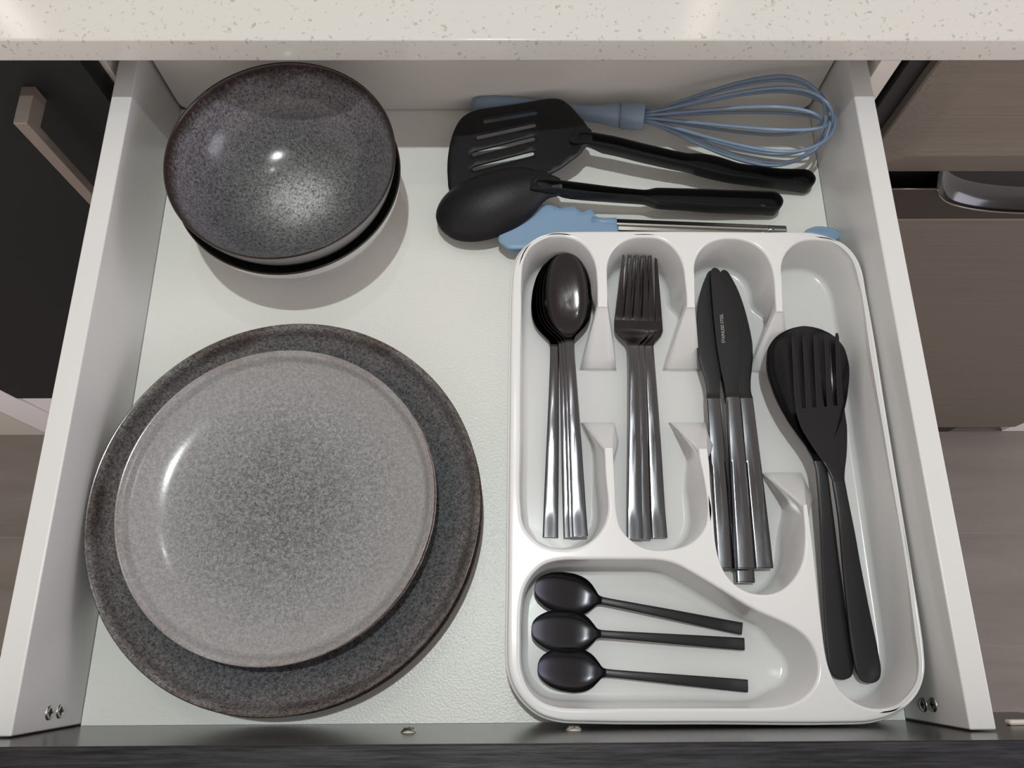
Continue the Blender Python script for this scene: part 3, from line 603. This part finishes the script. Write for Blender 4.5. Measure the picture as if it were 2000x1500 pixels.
# table knife: handle of solid steel, blade with a serrated belly
def knife_proto():
    root = empty('table_knife'); J = 121
    wh = [(0, 6.4), (60, 5.7), (J, 4.75)]; zh = [(0, 4.8), (12, 5.2), (30, 5.7), (60, 5.9), (J, 5.9)]
    ribbon('handle', frange(0, J, 30), lambda s: -interp(wh, s)[0], lambda s: interp(wh, s)[0], lambda s, u: interp(zh, s)[0]-.5*u*u-(.6 if s < .5 else 0), lambda s: 3.6, M['steel_handle'], root, 10, edge=.7)
    xl = [(0, -4.7), (12, -5.8), (22, -7.2), (43, -9.0), (70, -9.9), (92, -10.0), (98, -9.7), (101.2, -8.9), (102.6, -7.8), (103, -6.9)]
    xr = [(0, 4.7), (6, 4.2), (12, 4.6), (22, 6.4), (32, 8.3), (43, 9.2), (51, 8.8), (59, 8.0), (70, 6.5), (83, 3.8), (92, 1.0), (98, -1.7), (101.2, -3.2), (102.6, -4.6), (103, -5.9)]
    ss = frange(0, 34, 22); s = 34.8
    while s < 94: ss += [s, s+.4]; s += .8
    ss += frange(95, 103, 14)
    def fr_(s):
        v = interp(xr, s)[0]
        if 34.5 < s < 94.5: v += -.38 if int(round((s-34.8)/.4)) % 2 else 0
        return v
    def zz(s, u): return 4.6 if s > 3 else 5.6-s/3
    bl = ribbon('blade', [x+J for x in ss], lambda s: interp(xl, s-J)[0], lambda s: fr_(s-J), lambda s, u: zz(s-J, u)-.25*max(0, u)**2, lambda s: 1.3 if s > J+4 else 2.6, M['knife_blade'], root, 8, edge=.2)
    cu = bpy.data.curves.new('blade_lettering', 'FONT'); cu.body = 'STAINLESS STEEL'; cu.size = .0031; cu.extrude = .00002; cu.align_x = 'CENTER'
    to = bpy.data.objects.new('blade_lettering', cu); COL.objects.link(to); bpy.context.view_layer.update()
    me = bpy.data.meshes.new_from_object(to.evaluated_get(bpy.context.evaluated_depsgraph_get())); bpy.data.objects.remove(to)
    me.materials.append(M['etch']); lo = bpy.data.objects.new('blade_lettering', me); COL.objects.link(lo)
    lo.rotation_euler = (0, 0, pi/2); lo.location = (-.0030, .1745, .00464); lo.parent = bl
    return root
table_knife = knife_proto()
used = set()
def place(proto, key, L, z0, z1, label, cat, group, dz=1.5, flip=False, roll=0.0, xs=1.0):
    a, b2 = Vector(D[key][0])*.001, Vector(D[key][1])*.001; a.z += dz*.001; b2.z += dz*.001
    o = proto if proto.name not in used else copy_tree(proto); used.add(proto.name)
    a0 = Vector((a.x, a.y, a.z-z0*.001)); b0 = Vector((b2.x, b2.y, b2.z-z1*.001)); d = b0-a0
    y = d.normalized(); x = y.cross(Vector((0, 0, 1))).normalized(); z = x.cross(y)
    if roll:
        q = Matrix.Rotation(roll, 3, y); x = q @ x; z = q @ z
    k = d.length/(L*.001)
    if flip: x = -x*1.0
    mt = Matrix((( x.x*xs, y.x*k, z.x, a0.x), (x.y*xs, y.y*k, z.y, a0.y), (x.z*xs, y.z*k, z.z, a0.z), (0, 0, 0, 1)))
    o.matrix_world = mt; tag(o, label, cat, group); return o
g = 'black steel table spoons in the tray'
place(table_spoon, 'ts3', 210, 3.2, 18.2, 'lowest spoon of the spoon stack, its handle fanned out apart on the left', 'spoon', g)
place(table_spoon, 'ts2', 210, 3.2, 18.2, 'second spoon up in the spoon stack, a thin sliver of handle beside the separate one', 'spoon', g)
place(table_spoon, 'ts1', 210, 3.2, 18.2, 'third spoon up in the stack, thin handle edge directly under the top spoon', 'spoon', g)
place(table_spoon, 'ts0', 210, 3.2, 18.2, 'top spoon of the spoon stack in the first compartment, whole bowl visible', 'spoon', g)
g = 'black steel table forks in the tray'
place(table_fork, 'fk2', 213, 3.2, 19.5, 'lowest table fork of the stack, its handle lying clear on the right', 'fork', g)
place(table_fork, 'fk1', 213, 3.2, 19.5, 'middle table fork, half hidden under the topmost fork', 'fork', g)
place(table_fork, 'fk0', 213, 3.2, 19.5, 'topmost table fork of the stack in the second compartment', 'fork', g)
g = 'black steel table knives in the tray'
place(table_knife, 'kn0', 224, 5, 4.6, 'top middle table knife with STAINLESS STEEL etched on its blade', 'knife', g)
place(table_knife, 'kn1', 224, 5, 4.6, 'lowest table knife, its handle end sticking out below the others', 'knife', g)
place(table_knife, 'kn2', 224, 5, 4.6, 'leftmost table knife with its serrated edge facing left', 'knife', g, flip=True)
place(table_knife, 'kn3', 224, 5, 4.6, 'right table knife, its serrated edge facing the serving spoon', 'knife', g)
place(serving_spoon, 'ss', 243, 2.4, 16, 'large black serving spoon with a broad round bowl under the serving fork', 'spoon', None)
place(serving_fork, 'sf', 237, 2.4, 20.5, 'large black five tined serving fork lying on the serving spoon', 'fork', None)
g = 'small black teaspoons in the front compartment'
place(tea_spoon, 'tea0', 140, 2.9, 13.7, 'black teaspoon furthest back of the three, handle slanting towards the middle one', 'teaspoon', g)
place(tea_spoon, 'tea2', 140, 2.9, 13.7, 'black teaspoon nearest the drawer front', 'teaspoon', g)
place(tea_spoon, 'tea1', 140, 2.9, 13.7, 'middle black teaspoon, its bowl resting on the other two', 'teaspoon', g)

# ------------------------------------------------ nylon turner and spoon
def channel_handle(st, depth, root, hole=None):
    """st rows: x,y,ztop,halfwidth (mm). open channel on top, rounded end"""
    pts = [(Vector((a[0], a[1], a[2])), a[3]) for a in st]
    # resample along length
    L = [0]
    for i in range(1, len(pts)): L.append(L[-1]+(pts[i][0]-pts[i-1][0]).length)
    tab = [(L[i], pts[i][0].x, pts[i][0].y, pts[i][0].z, pts[i][1]) for i in range(len(pts))]
    W1 = pts[-1][1]; tot = L[-1]; rows = []
    SS = frange(0, tot, 60)+[tot+W1*sin(pi/2*k/12) for k in range(1, 13)]
    for s in SS:
        x, y, z, w = interp(tab, min(s, tot)); x2, y2, z2, _ = interp(tab, min(s, tot)-1.0)
        d = Vector((x-x2, y-y2, z-z2)).normalized() if s > 1 else Vector((1, 0, 0))
        e = max(0, s-tot)
        p = Vector((x, y, z))+d*e
        wo = w*sqrt(max(0.0004, 1-(e/W1)**2)); tk = min(1.5, w*.3)
        ri = W1-tk; wi = (w-tk) if e == 0 else (ri*sqrt(max(0, 1-(e/ri)**2)) if e < ri else 0)
        head = min(1, max(0, (s-4)/3)); wi = wi*sqrt(head) if s < 7 else wi
        nrm = Vector((-d.y, d.x, 0)).normalized()
        f = min(1, s/26); dp = 2.5+(depth-2.5)*f; rec = min(dp-2.2, depth*.62)*min(1, wi/1.2)
        rec = max(rec, .02)
        o2 = []
        for u, dz in ((-wo, -.5), (-wo, -dp+1.8), (-wo*.75, -dp), (wo*.75, -dp), (wo, -dp+1.8), (wo, -.5), (wo-min(.35, wo*.2), 0), (wi+.01, 0), (wi*.94, -rec*.2), (wi*.88, -rec), (-wi*.88, -rec), (-wi*.94, -rec*.2), (-wi-.01, 0), (-wo+min(.35, wo*.2), 0)):
            o2.append((p+nrm*u+Vector((0, 0, dz)))*.001)
        rows.append(o2)
    c = len(rows[0]); V = [v for r in rows for v in r]; F = []
    for i in range(len(rows)-1):
        for k in range(c): l = (k+1) % c; F.append((i*c+k, i*c+l, (i+1)*c+l, (i+1)*c+k))
    F.append(tuple(range(c))); F.append(tuple(range((len(rows)-1)*c, len(rows)*c)))
    o = obj('handle', [v-root.location for v in V], F, M['nylon'], root, sharp=40)
    if hole:
        x, y, z, w = interp(tab, tot-1); bpy.context.view_layer.update()
        bm = bmesh.new(); bmesh.ops.create_cone(bm, cap_ends=True, segments=24, radius1=.0028, radius2=.0028, depth=.08)
        me = bpy.data.meshes.new('c'); bm.to_mesh(me); bm.free(); cu = bpy.data.objects.new('c', me); COL.objects.link(cu)
        cu.scale = (1.25, 1, 1); cu.location = (x*.001-.0035, y*.001, z*.001); bpy.context.view_layer.update(); cut(o, cu); o.data.set_sharp_from_angle(angle=math.radians(40))
    return o
tr = empty('slotted_turner', (.42, .39, .002)); tag(tr, 'black nylon slotted turner with four slots and a hollow handle', 'turner')
OH = [p-tr.location.xy for p in spline(V2('turner_head'), 3)]
sl = V2('turner_slots'); HO = []
for i in range(4):
    a, b2 = sl[2*i]-tr.location.xy, sl[2*i+1]-tr.location.xy; d = (b2-a).normalized(); n_ = Vector((-d.y, d.x)); r = .0019
    HO.append([b2+d*r*cos(q)+n_*r*sin(q) for q in [-pi/2+pi*k/6 for k in range(7)]]+[a-d*r*cos(q)-n_*r*sin(q) for q in [-pi/2+pi*k/6 for k in range(7)]])
def zturn(x, y):
    X = x+.42; q = max(0, (X-.295)/.035); Y = y+.39; k = min(1, max(0, (X-.227)/.108)); return .014+.0165*k+(Y-.41)*.12*(1-k)+.0022*min(q, 1.3)**2-tr.location.z
sheet('slotted_blade', OH, HO, zturn, .0022, M['nylon'], tr)
channel_handle(D['turner_handle'], 12.5, tr, True)
# solid spoon, lying face down
sn = empty('serving_spoon_nylon', (.35, .36, .002)); tag(sn, 'black nylon solid cooking spoon lying face down across the turner', 'cooking spoon')
OS = [p-sn.location.xy for p in spline(V2('spoon_head'), 3)]
ax0 = Vector((.2204, .3547))-sn.location.xy; ax1 = Vector((.3150, .3790))-sn.location.xy; axd = (ax1-ax0).normalized(); axn = Vector((-axd.y, axd.x))
# loft of the outline in cross sections along its axis
N = 44; rows = []; Lx = (ax1-ax0).length
def crossings(s):
    ts = []
    for i in range(len(OS)):
        a, b2 = OS[i]-ax0, OS[(i+1) % len(OS)]-ax0; sa, sb = a.dot(axd)-s, b2.dot(axd)-s
        if (sa > 0) != (sb > 0): q = sa/(sa-sb); ts.append((a+(b2-a)*q).dot(axn))
    return (min(ts), max(ts)) if len(ts) > 1 else None
smin = min((p-ax0).dot(axd) for p in OS); smax = max((p-ax0).dot(axd) for p in OS)
for i in range(N+1):
    q = i/N; s = smin+.0001+(smax-smin-.0002)*(1-cos(pi*q))/2 if True else 0
    c = crossings(s)
    if not c: continue
    row = []; f = (s-smin)/(smax-smin); rimz = .0145+.0135*f; H_ = (.0175*max(0, sin(pi*min(1, f/.92)))**.55)*(1-.25*f) if f < .92 else 0.0
    H_ = max(H_, .0015); rise = .003*max(0, (f-.7)/.3)
    for k in range(17):
        u = -cos(pi*k/16); row.append((u, c[0]+(c[1]-c[0])*(u+1)/2))
    rows.append([Vector(((ax0+axd*s+axn*t_).x, (ax0+axd*s+axn*t_).y, rimz+rise+t_*.14+H_*(1-u*u)**.72-.002)) for u, t_ in row])
c = 17; V = [v for r in rows for v in r]; nb = len(V)
cen = Vector((sum(v.x for v in V)/nb, sum(v.y for v in V)/nb, .012))
V += [Vector((v.x+(cen.x-v.x)*.03, v.y+(cen.y-v.y)*.05, v.z-.0018)) for v in V]
F = []
for i in range(len(rows)-1):
    for k in range(c-1):
        F.append((i*c+k, i*c+k+1, (i+1)*c+k+1, (i+1)*c+k)); F.append((nb+i*c+k, nb+(i+1)*c+k, nb+(i+1)*c+k+1, nb+i*c+k+1))
    for k in (0, c-1): F.append((i*c+k, (i+1)*c+k, nb+(i+1)*c+k, nb+i*c+k))
for i in (0, len(rows)-1):
    for k in range(c-1): F.append((i*c+k, i*c+k+1, nb+i*c+k+1, nb+i*c+k))
obj('spoon_bowl', V, F, M['nylon'], sn, sharp=50)
channel_handle(D['spoon_handle'], 12.5, sn, True)

# ------------------------------------------------ whisk
wk = empty('whisk', (.38, .44, .002)); tag(wk, 'dusty blue balloon whisk lying behind the black turner', 'whisk')
A = Vector(D['whisk_a'])*.001; C0 = Vector(D['whisk_c0'])*.001; C1 = Vector(D['whisk_c1'])*.001; T = Vector(D['whisk_t'])*.001
def axis_lathe(name, a, b, prof, mat, n=28):
    d = (b-a); L = d.length; o = lathe(name, [(r, z*L) for z, r in prof], mat, None, n)
    o.rotation_mode = 'QUATERNION'; o.rotation_quaternion = d.to_track_quat('Z', 'Y'); o.location = a-wk.location; o.parent = wk; return o
axis_lathe('handle', A, C0, [(0, 0), (0, .004), (.01, .0068), (.05, .0088), (.15, .0094), (.35, .0088), (.6, .0068), (.74, .0060), (.86, .0070), (.95, .0090), (1, .0095), (1, 0)], M['blue_grip'])
axis_lathe('collar', C0, C1, [(0, 0), (0, .0095), (.03, .0106), (.95, .0106), (1, .0100), (1, 0)], M['blue_grip'])
d = (T-C1).normalized(); Lw = (T-C1).length; e1 = d.cross(Vector((0, 0, 1))).normalized(); e2 = e1.cross(d)
for k in range(6):
    ph = pi*k/6+.17; Rm = (.0335, .0325, .0315, .0325, .0335, .032)[k]; tipx = (1.0, .965, .93, .985, .95, .975)[k]
    r1 = e1*cos(ph)+e2*sin(ph); loop = []
    half = [(0, .0035), (.08, .0065), (.2, .0125), (.35, .0205), (.5, .0275), (.62, .0316), (.73, .0335), (.83, .0315), (.91, .0255), (.965, .017), (.992, .0085), (1, 0)]
    P = [(x*tipx, r*Rm/.0335) for x, r in half]; P = P+[(x, -r) for x, r in reversed(P[:-1])]
    P = spline([Vector(p) for p in P], 4, False)
    off = (e1*sin(ph)-e2*cos(ph))*(.0006*(k-2.5))
    tube('wire', [C1-d*.001+d*(p.x*Lw)+r1*p.y+off*min(1, p.x*2)-wk.location for p in P], .00135, M['blue_wire'], wk, 8)

# ------------------------------------------------ tongs
tg = empty('tongs', (.40, .345, .002)); tag(tg, 'closed kitchen tongs with dusty blue jaws and steel arms beside the tray', 'tongs')
OJ = [p-tg.location.xy for p in V2('tong_jaw')]
OJ = spline(OJ, 3)
def zj(x, y): X = x+.40; return .0195-.002-.004*max(0, (.285-X)/.02)**2*.4
sheet('jaw', OJ, [], zj, .0028, M['blue'], tg, grid=.004, rnd=.0009)
OJ2 = [p+Vector((.0015, .0012)) for p in OJ]
sheet('jaw', OJ2, [], lambda x, y: zj(x, y)-.0062, .0028, M['blue'], tg, grid=.004, rnd=.0009)
tp = [Vector(p)*.001 for p in D['tong_pts']]
def arm(a, b, w0, w1, zt_, h):
    d = (b-a); L = d.length; rows = []; n_ = Vector((-d.y, d.x)).normalized()
    for i in range(13):
        q = i/12; p = a+d*q; w = w0+(w1-w0)*q; tw = .0009
        rows.append([Vector((*(p+n_*u), z)) for u, z in ((-w, zt_-h), (-w, zt_-.0016), (-w*.86, zt_-.0005), (-w*.5, zt_), (w*.1, zt_-.0012), (w*.6, zt_-.0014), (w, zt_-.0022), (w, zt_-h), (w-tw, zt_-h), (w-tw, zt_-.0030), (-w+tw, zt_-.0028), (-w+tw, zt_-h))])
    V = [Vector(v)-tg.location for r in rows for v in r]; c = 12; F = []
    for i in range(12):
        for k in range(c): l = (k+1) % c; F.append((i*c+k, i*c+l, (i+1)*c+l, (i+1)*c+k))
    F += [tuple(range(c)), tuple(range(12*c, 13*c))]
    return obj('arm', V, F, M['chrome'], tg, sharp=30)
arm(tp[0], tp[1], .0032, .0028, .0190, .009)
arm(tp[2], tp[3], .0040, .0032, .0130, .010)
tube('sleeve', [Vector((*(tp[0]-Vector((.018, -.001))), .0165))-tg.location, Vector((*(tp[0]-Vector((.009, 0))), .0165))-tg.location, Vector((*(tp[0]+Vector((.001, 0))), .0165))-tg.location], [.0040, .0036, .0038], M['blue'], tg, 14)
tube('hinge_pin', [Vector((.4765, .3485, .0085))-tg.location, Vector((.4765, .3485, .0205))-tg.location], .0024, M['chrome'], tg, 16)
tube('pull_bar', [Vector((.486, .3488, .012))-tg.location, Vector((.508, .3472, .012))-tg.location], .0016, M['chrome'], tg, 8)
LP = [(.506, .3478), (.512, .3512), (.522, .3508), (.5285, .3478), (.5285, .3440), (.5235, .3425), (.513, .3440)]
tube('hanging_loop', [Vector((x, y, .0145))-tg.location for x, y in [(p.x, p.y) for p in spline([Vector(p) for p in LP], 5)]], .0021, M['blue'], tg, 10, closed=True)
OL = spline([Vector(p)-tg.location.xy for p in LP], 4)
sheet('loop_web', OL, [], lambda x, y: .0145, .003, M['blue'], tg, grid=.004, rnd=.0009)
for i in range(3): pass
